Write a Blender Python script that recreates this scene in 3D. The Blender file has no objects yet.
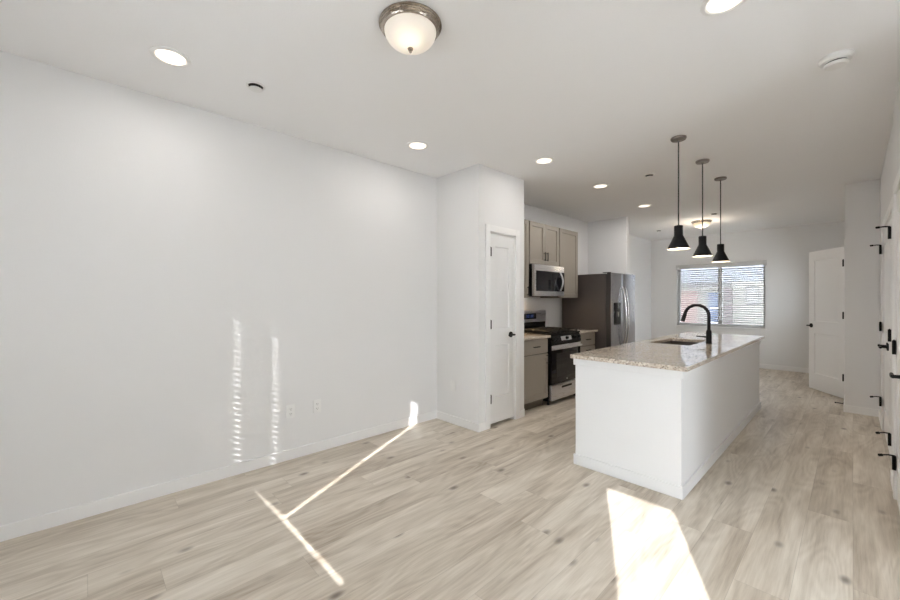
import bpy, bmesh, math, random
from mathutils import Matrix, Vector
random.seed(7)
SC = bpy.context.scene
COL = SC.collection
PI = math.pi

# ------------------------------------------------------------------ camera
CAM_H = 1.35
F_PX = 384.0
cd = bpy.data.cameras.new('camera')
cd.sensor_fit = 'HORIZONTAL'; cd.sensor_width = 36.0
cd.lens = F_PX / 900 * 36.0
cd.clip_start = 0.02; cd.clip_end = 200
cam = bpy.data.objects.new('camera', cd); COL.objects.link(cam)
cam.location = (0, 0, CAM_H)
cam.rotation_euler = (PI/2, 0, math.atan(403/F_PX))
SC.camera = cam

# ------------------------------------------------------------------ light
SC.view_settings.view_transform = 'Standard'
SC.view_settings.look = 'None'
SC.view_settings.gamma = 1.0
SC.view_settings.exposure = 0.74
SC.view_settings.use_curve_mapping = False
try:
    SC.cycles.use_denoising = True
    SC.cycles.max_bounces = 12
    SC.cycles.diffuse_bounces = 8
    SC.cycles.glossy_bounces = 5
    SC.cycles.transparent_max_bounces = 12
    SC.cycles.caustics_reflective = False
    SC.cycles.caustics_refractive = False
    SC.cycles.sample_clamp_indirect = 6.0
except Exception:
    pass

SKY_STRENGTH = 21.0
SUN_STRENGTH = 7.8
SUN_TAN = 0.493
w = bpy.data.worlds.new('world'); SC.world = w; w.use_nodes = True
nt = w.node_tree; nt.nodes.clear()
wo = nt.nodes.new('ShaderNodeOutputWorld'); bg = nt.nodes.new('ShaderNodeBackground')
sky = nt.nodes.new('ShaderNodeTexSky')
sky.sky_type = 'HOSEK_WILKIE'; sky.turbidity = 3.0; sky.ground_albedo = 0.5
_sd = Vector((0.45, -0.893, SUN_TAN)).normalized(); sky.sun_direction = _sd
mixn = nt.nodes.new('ShaderNodeMixRGB'); mixn.inputs[0].default_value = 0.9
mixn.inputs[2].default_value = (0.89, 0.95, 1.0, 1)
nt.links.new(sky.outputs[0], mixn.inputs[1]); nt.links.new(mixn.outputs[0], bg.inputs[0])
bg.inputs[1].default_value = SKY_STRENGTH
nt.links.new(bg.outputs[0], wo.inputs[0])

sl = bpy.data.lights.new('sun', 'SUN'); sl.energy = SUN_STRENGTH; sl.angle = math.radians(0.32)
sl.color = (1.0, 0.985, 0.965)
sun = bpy.data.objects.new('sun', sl); COL.objects.link(sun)
sun.rotation_euler = (-_sd).to_track_quat('-Z', 'Y').to_euler()
sun.location = (3, -6, 6)

# ------------------------------------------------------------------ materials
def new_mat(name):
    m = bpy.data.materials.new(name); m.use_nodes = True
    return m, m.node_tree, m.node_tree.nodes['Principled BSDF']

def setp(b, **k):
    for kk, v in k.items():
        kk = kk.replace('_', ' ')
        if kk in b.inputs: b.inputs[kk].default_value = v

def plain(name, col, rough=0.5, metal=0.0, noise=0.03, nscale=8.0, bump=0.0, bscale=200.0, spec=None, **k):
    """a principled surface whose colour wanders a little with procedural noise"""
    m, t, b = new_mat(name)
    setp(b, Roughness=rough, Metallic=metal, **k)
    if spec is not None: b.inputs['Specular IOR Level'].default_value = spec
    tc = t.nodes.new('ShaderNodeTexCoord')
    n = t.nodes.new('ShaderNodeTexNoise'); n.inputs['Scale'].default_value = nscale; n.inputs['Detail'].default_value = 3
    t.links.new(tc.outputs['Object'], n.inputs['Vector'])
    r = t.nodes.new('ShaderNodeMapRange')
    r.inputs['To Min'].default_value = 1 - noise; r.inputs['To Max'].default_value = 1 + noise
    t.links.new(n.outputs['Fac'], r.inputs['Value'])
    mx = t.nodes.new('ShaderNodeVectorMath'); mx.operation = 'SCALE'
    mx.inputs[0].default_value = col[:3]
    t.links.new(r.outputs[0], mx.inputs['Scale'])
    t.links.new(mx.outputs[0], b.inputs['Base Color'])
    if bump:
        n2 = t.nodes.new('ShaderNodeTexNoise'); n2.inputs['Scale'].default_value = bscale; n2.inputs['Detail'].default_value = 2
        t.links.new(tc.outputs['Object'], n2.inputs['Vector'])
        bp = t.nodes.new('ShaderNodeBump'); bp.inputs['Strength'].default_value = bump; bp.inputs['Distance'].default_value = 0.002
        t.links.new(n2.outputs['Fac'], bp.inputs['Height']); t.links.new(bp.outputs[0], b.inputs['Normal'])
    return m

def emit(name, col, strength):
    m, t, b = new_mat(name)
    setp(b, Base_Color=(*col, 1), Roughness=0.4)
    b.inputs['Emission Color'].default_value = (*col, 1)
    b.inputs['Emission Strength'].default_value = strength
    return m

def brushed(name, col, rough=0.3, axis=2):
    m, t, b = new_mat(name)
    setp(b, Metallic=1.0, Roughness=rough)
    tc = t.nodes.new('ShaderNodeTexCoord'); mp = t.nodes.new('ShaderNodeMapping')
    s = [300, 300, 300]; s[axis] = 4
    mp.inputs['Scale'].default_value = s
    n = t.nodes.new('ShaderNodeTexNoise'); n.inputs['Scale'].default_value = 1.0; n.inputs['Detail'].default_value = 2
    t.links.new(tc.outputs['Object'], mp.inputs[0]); t.links.new(mp.outputs[0], n.inputs['Vector'])
    r = t.nodes.new('ShaderNodeMapRange'); r.inputs['To Min'].default_value = rough-0.06; r.inputs['To Max'].default_value = rough+0.08
    t.links.new(n.outputs['Fac'], r.inputs['Value']); t.links.new(r.outputs[0], b.inputs['Roughness'])
    b.inputs['Base Color'].default_value = (*col, 1)
    return m

def floor_mat():
    m, t, b = new_mat('oak_planks')
    N, L = t.nodes, t.links
    def math_(op, a, c=None, d=None):
        n = N.new('ShaderNodeMath'); n.operation = op
        for i, v in enumerate((a, c, d)):
            if v is None: continue
            if isinstance(v, (int, float)): n.inputs[i].default_value = v
            else: L.new(v, n.inputs[i])
        return n.outputs[0]
    def comb(x, y, z):
        n = N.new('ShaderNodeCombineXYZ')
        for i, v in enumerate((x, y, z)):
            if isinstance(v, (int, float)): n.inputs[i].default_value = v
            else: L.new(v, n.inputs[i])
        return n.outputs[0]
    tc = N.new('ShaderNodeTexCoord'); sp = N.new('ShaderNodeSeparateXYZ'); L.new(tc.outputs['Object'], sp.inputs[0])
    X, Y = sp.outputs[0], sp.outputs[1]
    W_, LEN = 0.2, 1.52
    u = math_('DIVIDE', X, W_); row = math_('FLOOR', u); fu = math_('SUBTRACT', u, row)
    wn = N.new('ShaderNodeTexWhiteNoise'); wn.noise_dimensions = '1D'; L.new(math_('ADD', row, 3.7), wn.inputs['W'])
    v = math_('ADD', math_('DIVIDE', Y, LEN), math_('MULTIPLY', wn.outputs['Value'], 7.0))
    colm = math_('FLOOR', v); fv = math_('SUBTRACT', v, colm)
    wn2 = N.new('ShaderNodeTexWhiteNoise'); wn2.noise_dimensions = '2D'; L.new(comb(row, colm, 0), wn2.inputs['Vector'])
    pid = wn2.outputs['Value']
    # plank-local coordinates, each plank reads another piece of wood
    px = math_('ADD', X, math_('MULTIPLY', pid, 37.0)); py = math_('ADD', Y, math_('MULTIPLY', pid, 91.0))
    # broad streaks along the grain
    n1 = N.new('ShaderNodeTexNoise'); n1.inputs['Scale'].default_value = 1.0; n1.inputs['Detail'].default_value = 4; n1.inputs['Distortion'].default_value = 0.6
    L.new(comb(math_('MULTIPLY', px, 9.0), math_('MULTIPLY', py, 1.1), 0), n1.inputs['Vector'])
    n2 = N.new('ShaderNodeTexNoise'); n2.inputs['Scale'].default_value = 1.0; n2.inputs['Detail'].default_value = 6; n2.inputs['Roughness'].default_value = 0.65
    L.new(comb(math_('MULTIPLY', px, 90.0), math_('MULTIPLY', py, 3.5), 0), n2.inputs['Vector'])
    # cathedral rings
    nw = N.new('ShaderNodeTexNoise'); nw.inputs['Scale'].default_value = 1.0; nw.inputs['Detail'].default_value = 1
    L.new(comb(math_('MULTIPLY', px, 5.0), math_('MULTIPLY', py, 1.0), 0), nw.inputs['Vector'])
    rings = math_('SINE', math_('MULTIPLY', nw.outputs['Fac'], 75.0))
    # knots
    vo = N.new('ShaderNodeTexVoronoi'); vo.feature = 'F1'; vo.inputs['Scale'].default_value = 1.0
    L.new(comb(math_('MULTIPLY', px, 6.0), math_('MULTIPLY', py, 3.2), 0), vo.inputs['Vector'])
    kn = N.new('ShaderNodeMapRange'); kn.interpolation_type = 'SMOOTHSTEP'
    kn.inputs['From Min'].default_value = 0.015; kn.inputs['From Max'].default_value = 0.19
    kn.inputs['To Min'].default_value = 1.0; kn.inputs['To Max'].default_value = 0.0
    L.new(vo.outputs['Distance'], kn.inputs['Value'])
    ksel = N.new('ShaderNodeSeparateColor'); L.new(vo.outputs['Color'], ksel.inputs[0])
    knot = math_('MULTIPLY', kn.outputs[0], math_('GREATER_THAN', ksel.outputs[0], 0.12))
    # combine value
    val = math_('ADD', 0.5, math_('MULTIPLY', math_('SUBTRACT', n1.outputs['Fac'], 0.5), 1.5))
    val = math_('ADD', val, math_('MULTIPLY', math_('SUBTRACT', n2.outputs['Fac'], 0.5), 0.8))
    val = math_('ADD', val, math_('MULTIPLY', rings, 0.07))
    val = math_('ADD', val, math_('MULTIPLY', math_('SUBTRACT', pid, 0.5), 0.24))
    cr = N.new('ShaderNodeValToRGB')
    e = cr.color_ramp.elements
    e[0].position = 0.0; e[0].color = (0.340, 0.278, 0.212, 1)
    e[1].position = 1.0; e[1].color = (0.780, 0.725, 0.640, 1)
    e2 = cr.color_ramp.elements.new(0.5); e2.color = (0.585, 0.520, 0.435, 1)
    L.new(val, cr.inputs[0])
    mk = N.new('ShaderNodeMixRGB'); mk.inputs[2].default_value = (0.16, 0.125, 0.10, 1)
    L.new(cr.outputs[0], mk.inputs[1]); L.new(math_('MULTIPLY', knot, 0.9), mk.inputs[0])
    # seams
    eu = math_('MULTIPLY', math_('MINIMUM', fu, math_('SUBTRACT', 1.0, fu)), W_)
    ev = math_('MULTIPLY', math_('MINIMUM', fv, math_('SUBTRACT', 1.0, fv)), LEN)
    seam = math_('LESS_THAN', math_('MINIMUM', eu, ev), 0.0011)
    ms = N.new('ShaderNodeMixRGB'); ms.inputs[2].default_value = (0.2, 0.16, 0.125, 1)
    L.new(mk.outputs[0], ms.inputs[1]); L.new(math_('MULTIPLY', seam, 0.35), ms.inputs[0])
    L.new(ms.outputs[0], b.inputs['Base Color'])
    rr = N.new('ShaderNodeMapRange'); rr.inputs['To Min'].default_value = 0.30; rr.inputs['To Max'].default_value = 0.48
    L.new(n2.outputs['Fac'], rr.inputs['Value']); L.new(rr.outputs[0], b.inputs['Roughness'])
    bp = N.new('ShaderNodeBump'); bp.inputs['Strength'].default_value = 0.12; bp.inputs['Distance'].default_value = 0.001
    L.new(math_('SUBTRACT', n2.outputs['Fac'], seam), bp.inputs['Height']); L.new(bp.outputs[0], b.inputs['Normal'])
    return m

def granite_mat():
    m, t, b = new_mat('granite')
    N, L = t.nodes, t.links
    tc = N.new('ShaderNodeTexCoord')
    n1 = N.new('ShaderNodeTexNoise'); n1.inputs['Scale'].default_value = 7; n1.inputs['Detail'].default_value = 5
    n2 = N.new('ShaderNodeTexNoise'); n2.inputs['Scale'].default_value = 60; n2.inputs['Detail'].default_value = 4; n2.inputs['Roughness'].default_value = 0.7
    v = N.new('ShaderNodeTexVoronoi'); v.inputs['Scale'].default_value = 130
    for n in (n1, n2, v): L.new(tc.outputs['Object'], n.inputs['Vector'])
    c1 = N.new('ShaderNodeValToRGB'); e = c1.color_ramp.elements
    e[0].position = 0.3; e[0].color = (0.44, 0.36, 0.28, 1); e[1].position = 0.7; e[1].color = (0.76, 0.71, 0.64, 1)
    L.new(n1.outputs['Fac'], c1.inputs[0])
    c2 = N.new('ShaderNodeValToRGB'); e = c2.color_ramp.elements
    e[0].position = 0.36; e[0].color = (0.13, 0.10, 0.085, 1); e[1].position = 0.66; e[1].color = (0.86, 0.83, 0.78, 1)
    q = c2.color_ramp.elements.new(0.46); q.color = (0.50, 0.42, 0.34, 1)
    q = c2.color_ramp.elements.new(0.56); q.color = (0.68, 0.62, 0.55, 1)
    L.new(n2.outputs['Fac'], c2.inputs[0])
    mx = N.new('ShaderNodeMixRGB'); mx.inputs[0].default_value = 0.6
    L.new(c1.outputs[0], mx.inputs[1]); L.new(c2.outputs[0], mx.inputs[2])
    sc = N.new('ShaderNodeSeparateColor'); L.new(v.outputs['Color'], sc.inputs[0])
    g = N.new('ShaderNodeMath'); g.operation = 'GREATER_THAN'; g.inputs[1].default_value = 0.9; L.new(sc.outputs[0], g.inputs[0])
    mm = N.new('ShaderNodeMath'); mm.operation = 'MULTIPLY'; mm.inputs[1].default_value = 0.7; L.new(g.outputs[0], mm.inputs[0])
    m2 = N.new('ShaderNodeMixRGB'); m2.inputs[2].default_value = (0.10, 0.08, 0.07, 1)
    L.new(mm.outputs[0], m2.inputs[0]); L.new(mx.outputs[0], m2.inputs[1])
    L.new(m2.outputs[0], b.inputs['Base Color'])
    setp(b, Roughness=0.07); b.inputs['Specular IOR Level'].default_value = 0.6
    return m

def glass_mat(name, tint=(1, 1, 1), refl=0.12):
    m = bpy.data.materials.new(name); m.use_nodes = True; t = m.node_tree; t.nodes.clear()
    o = t.nodes.new('ShaderNodeOutputMaterial'); mx = t.nodes.new('ShaderNodeMixShader')
    tr = t.nodes.new('ShaderNodeBsdfTransparent'); tr.inputs[0].default_value = (*tint, 1)
    gl = t.nodes.new('ShaderNodeBsdfGlossy'); gl.inputs['Roughness'].default_value = 0.02
    fr = t.nodes.new('ShaderNodeFresnel'); fr.inputs[0].default_value = 1.45
    t.links.new(fr.outputs[0], mx.inputs[0]); t.links.new(tr.outputs[0], mx.inputs[1]); t.links.new(gl.outputs[0], mx.inputs[2])
    t.links.new(mx.outputs[0], o.inputs[0])
    return m

def siding_mat(name, col, pitch=0.18, axis='Z'):
    m, t, b = new_mat(name)
    N, L = t.nodes, t.links
    tc = N.new('ShaderNodeTexCoord'); sp = N.new('ShaderNodeSeparateXYZ'); L.new(tc.outputs['Object'], sp.inputs[0])
    d = N.new('ShaderNodeMath'); d.operation = 'DIVIDE'; d.inputs[1].default_value = pitch; L.new(sp.outputs[axis], d.inputs[0])
    f = N.new('ShaderNodeMath'); f.operation = 'FRACT'; L.new(d.outputs[0], f.inputs[0])
    l = N.new('ShaderNodeMath'); l.operation = 'LESS_THAN'; l.inputs[1].default_value = 0.08; L.new(f.outputs[0], l.inputs[0])
    mx = N.new('ShaderNodeMixRGB'); mx.inputs[1].default_value = (*col, 1); mx.inputs[2].default_value = (col[0]*.6, col[1]*.6, col[2]*.6, 1)
    L.new(l.outputs[0], mx.inputs[0]); L.new(mx.outputs[0], b.inputs['Base Color'])
    setp(b, Roughness=0.8)
    return m

M = {}
M['wall'] = plain('wall_paint', (0.79, 0.79, 0.792), 0.75, noise=0.01, nscale=1.5, bump=0.15, bscale=160)
M['ceil'] = plain('ceiling_paint', (0.88, 0.88, 0.885), 0.9, noise=0.01, nscale=1.5, bump=0.2, bscale=120)
M['trim'] = plain('trim_paint', (0.85, 0.85, 0.85), 0.35, noise=0.01)
M['door'] = plain('door_paint', (0.82, 0.82, 0.82), 0.4, noise=0.01)
M['island'] = plain('island_paint', (0.76, 0.765, 0.775), 0.5, noise=0.01)
M['floor'] = floor_mat()
M['granite'] = granite_mat()
M['cab'] = plain('cabinet_paint', (0.30, 0.268, 0.228), 0.42, noise=0.02)
M['cabdark'] = plain('cabinet_shadow_gap', (0.14, 0.12, 0.10), 0.6)  # door-gap shade put into the colour of bodies and toe kicks
M['black'] = plain('black_metal', (0.006, 0.006, 0.007), 0.45, noise=0.1, spec=0.2)
M['blackmatte'] = plain('black_matte', (0.02, 0.02, 0.02), 0.6)
M['blackglass'] = plain('black_glass', (0.004, 0.004, 0.007), 0.04, noise=0.0, spec=0.45)
M['enamel'] = plain('black_enamel', (0.008, 0.008, 0.009), 0.25, spec=0.2)
M['iron'] = plain('cast_iron', (0.01, 0.01, 0.01), 0.55, bump=0.3, spec=0.3)
M['steel'] = brushed('stainless_steel', (0.74, 0.74, 0.76), 0.28, axis=1)
M['steelv'] = brushed('stainless_steel_upright', (0.50, 0.50, 0.53), 0.22, axis=2)
M['fridgeside'] = plain('fridge_side_enamel', (0.058, 0.047, 0.043), 0.4, noise=0.04)
M['gasket'] = plain('door_gasket', (0.03, 0.026, 0.025), 0.6)
M['chrome'] = plain('bright_metal', (0.75, 0.75, 0.76), 0.15, metal=1.0)
M['nickel'] = brushed('brushed_nickel', (0.42, 0.37, 0.32), 0.25, axis=0)
M['sink'] = plain('dark_sink', (0.10, 0.085, 0.075), 0.3, metal=0.6)
M['bronze'] = plain('dark_canopy_metal', (0.16, 0.135, 0.115), 0.35, metal=0.8)
M['white'] = plain('white_plastic', (0.82, 0.82, 0.81), 0.4, noise=0.0)
M['slot'] = plain('dark_slot', (0.03, 0.03, 0.03), 0.7)
M['shadewhite'] = plain('shade_inside_white', (0.85, 0.83, 0.78), 0.5)
M['bulb'] = emit('bulb_glow', (1.0, 0.85, 0.65), 3.0)
M['can'] = emit('recessed_lens', (1.0, 0.88, 0.74), 1.0)
def dome_mat(name, col, lo, hi):
    m, t, b = new_mat(name); setp(b, Base_Color=(0.8, 0.78, 0.74, 1), Roughness=0.35)
    tc = t.nodes.new('ShaderNodeTexCoord'); d = t.nodes.new('ShaderNodeVectorMath'); d.operation = 'DISTANCE'
    d.inputs[1].default_value = (0.03, -0.03, -0.12)
    r = t.nodes.new('ShaderNodeMapRange'); r.interpolation_type = 'SMOOTHSTEP'
    r.inputs['From Min'].default_value = 0.0; r.inputs['From Max'].default_value = 0.105
    r.inputs['To Min'].default_value = hi; r.inputs['To Max'].default_value = lo
    t.links.new(tc.outputs['Object'], d.inputs[0]); t.links.new(d.outputs['Value'], r.inputs['Value'])
    b.inputs['Emission Color'].default_value = (*col, 1); t.links.new(r.outputs[0], b.inputs['Emission Strength'])
    return m
def far_lamp(t_, e):
    l = bpy.data.lights.new('flush_lamp', 'POINT'); l.energy = e; l.shadow_soft_size = 0.08; l.color = (1.0, 0.86, 0.68)
    lo = bpy.data.objects.new('flush_lamp', l); COL.objects.link(lo); lo.parent = t_; lo.location = (0, 0, -0.24)
M['dome'] = dome_mat('frosted_dome', (1.0, 0.83, 0.62), 0.18, 0.55)
M['domefar'] = dome_mat('frosted_dome_far', (1.0, 0.76, 0.42), 0.35, 0.7)
M['digits'] = emit('display_glow', (0.10, 0.16, 0.45), 0.4)
def translucent(name, col, amt):
    m, t, b = new_mat(name)
    setp(b, Base_Color=(*col, 1), Roughness=0.5)
    tr = t.nodes.new('ShaderNodeBsdfTranslucent'); tr.inputs[0].default_value = (*col, 1)
    mx = t.nodes.new('ShaderNodeMixShader'); mx.inputs[0].default_value = amt
    n = t.nodes.new('ShaderNodeTexNoise'); n.inputs['Scale'].default_value = 3
    r = t.nodes.new('ShaderNodeMapRange'); r.inputs['To Min'].default_value = amt*0.95; r.inputs['To Max'].default_value = amt*1.05
    t.links.new(n.outputs['Fac'], r.inputs['Value']); t.links.new(r.outputs[0], mx.inputs[0])
    o = t.nodes['Material Output']
    t.links.new(b.outputs[0], mx.inputs[1]); t.links.new(tr.outputs[0], mx.inputs[2]); t.links.new(mx.outputs[0], o.inputs[0])
    return m
M['blindrear'] = translucent('blind_fabric_vinyl', (0.88, 0.88, 0.88), 0.5)
M['blind'] = plain('blind_vinyl_shade_grey', (0.60, 0.60, 0.60), 0.5, noise=0.0)  # grey puts the backlit shade of the white slats into the colour
M['vinyl'] = plain('window_vinyl', (0.78, 0.78, 0.78), 0.4, noise=0.0)
M['glass'] = glass_mat('window_glass')
M['dimglass_side'] = glass_mat('dimmed_glass_side', (0.48, 0.48, 0.48))  # tint added to hold back daylight from the added side window
M['dimglass'] = glass_mat('dimmed_glass', (0.64, 0.65, 0.66))  # tint added to dim the outside and the daylight through these panes
M['concrete'] = plain('patio_concrete', (0.74, 0.74, 0.74), 0.9, noise=0.08, nscale=3)  # unseen ground, kept pale to bounce daylight onto the ceiling
M['stucco'] = plain('neighbour_stucco', (0.16, 0.15, 0.135), 0.9, noise=0.05)
M['siding'] = siding_mat('neighbour_siding', (0.10, 0.105, 0.12))
M['brick'] = siding_mat('neighbour_red_panel', (0.15, 0.09, 0.08), 0.3)
M['bluedoor'] = plain('blue_door_paint', (0.025, 0.045, 0.10), 0.5)
M['post'] = plain('post_paint', (0.045, 0.03, 0.033), 0.6)
M['beam'] = plain('beam_paint', (0.035, 0.03, 0.032), 0.6)
M['roofing'] = plain('roof_shingle', (0.16, 0.15, 0.15), 0.9, noise=0.2, nscale=30)

# ------------------------------------------------------------------ helpers
def chain(o):
    m = Matrix.Identity(4)
    while o is not None:
        m = o.matrix_basis @ m; o = o.parent
    return m

def add_box(bm, x0, x1, y0, y1, z0, z1, bev=0.0, seg=2):
    b = bmesh.new()
    r = bmesh.ops.create_cube(b, size=1)
    for v in b.verts:
        v.co = Vector(((x0+x1)/2 + v.co.x*abs(x1-x0), (y0+y1)/2 + v.co.y*abs(y1-y0), (z0+z1)/2 + v.co.z*abs(z1-z0)))
    if bev:
        bmesh.ops.bevel(b, geom=b.edges[:], offset=bev, segments=seg, profile=0.6, affect='EDGES')
    join(bm, b)

def join(bm, b, mat=None):
    mp = {}
    for v in b.verts: mp[v] = bm.verts.new(mat @ v.co if mat else v.co)
    for f in b.faces:
        try:
            nf = bm.faces.new([mp[v] for v in f.verts]); nf.smooth = f.smooth
        except ValueError: pass
    b.free()

def bx(x0, x1, y0, y1, z0, z1, bev=0.0, seg=2):
    bm = bmesh.new(); add_box(bm, x0, x1, y0, y1, z0, z1, bev, seg); return bm

def add_lathe(bm, prof, n=40, loc=(0, 0, 0), axis='Z', cap=True):
    """prof: (radius, height) list, spun round the axis through loc"""
    R = {'Z': Matrix.Identity(4), 'X': Matrix.Rotation(PI/2, 4, 'Y'), 'Y': Matrix.Rotation(-PI/2, 4, 'X')}[axis]
    T = Matrix.Translation(loc) @ R
    rings = []
    for r, h in prof:
        if r < 1e-6: rings.append([bm.verts.new(T @ Vector((0, 0, h)))])
        else: rings.append([bm.verts.new(T @ Vector((r*math.cos(2*PI*i/n), r*math.sin(2*PI*i/n), h))) for i in range(n)])
    for a, b in zip(rings, rings[1:]):
        for i in range(n):
            j = (i+1) % n
            if len(a) == 1 and len(b) == 1: continue
            if len(a) == 1: f = bm.faces.new([a[0], b[i], b[j]])
            elif len(b) == 1: f = bm.faces.new([a[i], a[j], b[0]])
            else: f = bm.faces.new([a[i], a[j], b[j], b[i]])
            f.smooth = True
    if cap:
        for rg in (rings[0], rings[-1]):
            if len(rg) > 2:
                try: bm.faces.new(rg)
                except ValueError: pass

def add_tube(bm, pts, r, n=12, closed=False):
    pts = [Vector(p) for p in pts]
    rs = r if isinstance(r, (list, tuple)) else [r]*len(pts)
    rings = []; up = None
    for i, p in enumerate(pts):
        if i == 0: t = pts[1]-p
        elif i == len(pts)-1: t = p-pts[i-1]
        else: t = pts[i+1]-pts[i-1]
        t.normalize()
        if up is None:
            up = Vector((0, 0, 1)) if abs(t.z) < 0.9 else Vector((1, 0, 0))
        s = t.cross(up).normalized(); up = s.cross(t).normalized()
        rings.append([bm.verts.new(p + (s*math.cos(2*PI*k/n) + up*math.sin(2*PI*k/n))*rs[i]) for k in range(n)])
    for a, b in zip(rings, rings[1:]):
        for k in range(n):
            f = bm.faces.new([a[k], a[(k+1) % n], b[(k+1) % n], b[k]]); f.smooth = True
    bm.faces.new(rings[0]); bm.faces.new(rings[-1])

def obj(name, bm, mat, parent=None):
    """one mesh object; geometry given in world space (or in the parent's space when it is dup-able: same thing)"""
    if parent is not None:
        bm.transform(chain(parent).inverted())
    bmesh.ops.recalc_face_normals(bm, faces=bm.faces[:])
    me = bpy.data.meshes.new(name); bm.to_mesh(me); bm.free()
    o = bpy.data.objects.new(name, me); COL.objects.link(o)
    me.set_sharp_from_angle(angle=math.radians(32))
    if mat is not None: me.materials.append(M[mat] if isinstance(mat, str) else mat)
    if parent is not None: o.parent = parent
    return o

def base(o, x, y, z):
    """move a mesh object's origin without moving its geometry"""
    o.data.transform(Matrix.Translation((-x, -y, -z))); o.location = (x, y, z); return o

def tag(o, label, cat, group=None):
    o['label'] = label; o['category'] = cat
    if group: o['group'] = group
    return o

def thing(name, label, cat, loc=(0, 0, 0), group=None):
    o = bpy.data.objects.new(name, None); COL.objects.link(o); o.location = loc; o.empty_display_size = 0.1
    return tag(o, label, cat, group)

def struct(name, bm, mat, parent=None):
    o = obj(name, bm, mat, parent)
    if parent is None: o['kind'] = 'structure'
    return o

def dup(o, loc, label, parent=None):
    def rec(src, par):
        c = src.copy(); COL.objects.link(c); c.parent = par
        for ch in [k for k in bpy.data.objects if k.parent is src]: rec(ch, c)
        return c
    c = rec(o, parent); c.location = loc; c['label'] = label
    return c

def rects_wall(bm, axis, a0, a1, t0, t1, z0, z1, holes):
    """slab along axis 'X' or 'Y' from a0 to a1, thickness t0..t1, with rectangular holes (h0,h1,zb,zt)"""
    holes = sorted(holes); cur = a0
    def put(p0, p1, q0, q1):
        if p1-p0 < 1e-5 or q1-q0 < 1e-5: return
        if axis == 'X': add_box(bm, p0, p1, t0, t1, q0, q1)
        else: add_box(bm, t0, t1, p0, p1, q0, q1)
    for h0, h1, zb, zt in holes:
        put(cur, h0, z0, z1); put(h0, h1, z0, zb); put(h0, h1, zt, z1); cur = h1
    put(cur, a1, z0, z1)

def paneled(bm, w, h, t, margins, rows, prof, both=True, mid=None):
    """leaf in local space: x 0..w, front at y=0 looking -Y, back at y=t. rows: list of (z0,z1) panels. prof: [(inset, depth)...]"""
    def face(y, sgn):
        cols = [0, margins, w-margins, w]
        if mid: cols = [0, margins, w/2-mid/2, w/2+mid/2, w-margins, w]
        zs = [0]
        for a, b_ in rows: zs += [a, b_]
        zs.append(h)
        def q(p):
            vs = [bm.verts.new(Vector(c)) for c in p]; bm.faces.new(vs)
        for i in range(len(cols)-1):
            for j in range(len(zs)-1):
                x0, x1, z0, z1 = cols[i], cols[i+1], zs[j], zs[j+1]
                if i % 2 == 1 and j % 2 == 1:
                    ring = [(x0, z0), (x1, z0), (x1, z1), (x0, z1)]; prev = [(a, y, c) for a, c in ring]
                    for ins, dep in prof:
                        cur = [(x0+ins, y+sgn*dep, z0+ins), (x1-ins, y+sgn*dep, z0+ins), (x1-ins, y+sgn*dep, z1-ins), (x0+ins, y+sgn*dep, z1-ins)]
                        for k in range(4):
                            q([prev[k], prev[(k+1) % 4], cur[(k+1) % 4], cur[k]])
                        prev = cur
                    q(prev)
                else:
                    q([(x0, y, z0), (x1, y, z0), (x1, y, z1), (x0, y, z1)])
    face(0, 1)
    if both: face(t, -1)
    else:
        bm.faces.new([bm.verts.new(c) for c in ((0, t, 0), (w, t, 0), (w, t, h), (0, t, h))])
    for p in (((0, 0, 0), (0, t, 0), (0, t, h), (0, 0, h)), ((w, 0, 0), (w, t, 0), (w, t, h), (w, 0, h)),
              ((0, 0, 0), (w, 0, 0), (w, t, 0), (0, t, 0)), ((0, 0, h), (w, 0, h), (w, t, h), (0, t, h))):
        bm.faces.new([bm.verts.new(c) for c in p])
    bmesh.ops.remove_doubles(bm, verts=bm.verts[:], dist=1e-5)

RAISED = [(0.008, 0.011), (0.020, 0.011), (0.048, 0.002)]
SHAKER = [(0.003, 0.010)]

def place(bm, loc, rotz):
    bm.transform(Matrix.Translation(loc) @ Matrix.Rotation(rotz, 4, 'Z')); return bm

H = 2.745
CARC = 'cab'
# ------------------------------------------------------------------ the setting
XL, XR, YB, YF = -3.29, 0.20, -1.0, 9.70
ZC = 0.904
fl = struct('floor', bx(-3.45, 2.2, -1.14, 9.85, -0.12, 0.0), 'floor')
struct('ceiling', bx(-3.45, 2.2, -1.14, 9.85, H, H+0.2), 'ceil')
struct('ground', bx(-30, 30, -30, 45, -0.4, -0.13), 'concrete')
struct('wall_left', bx(XL-0.14, XL, -1.14, YF+0.14, 0, H), 'wall')
# rear wall behind the camera: blinded window and glass patio door
RW = (-2.38, -0.62, 1.0, 2.33)
RD = (0.62, 1.175, 0.05, 2.15)
b = bmesh.new(); rects_wall(b, 'X', XL, 2.0, YB-0.12, YB, 0, H, [RW, RD]); struct('wall_rear', b, 'wall')
SW_ADDED = (1.10, 2.75, 0.10, 1.85)  # opening of the added, unseen side window for more daylight
b = bmesh.new(); rects_wall(b, 'Y', YB, 3.05, 1.95, 2.07, 0, H, [SW_ADDED]); struct('wall_side', b, 'wall')
struct('wall_return', bx(0.325, 2.07, 3.02, 3.12, 0, H), 'wall')  # unseen corner, set back so side daylight reaches the island
# far wall with window
FW = (-2.745, -1.185, 0.78, 2.10)
b = bmesh.new(); rects_wall(b, 'X', XL, 0.045, YF, YF+0.14, 0, H, [FW]); struct('wall_far', b, 'wall')
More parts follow.
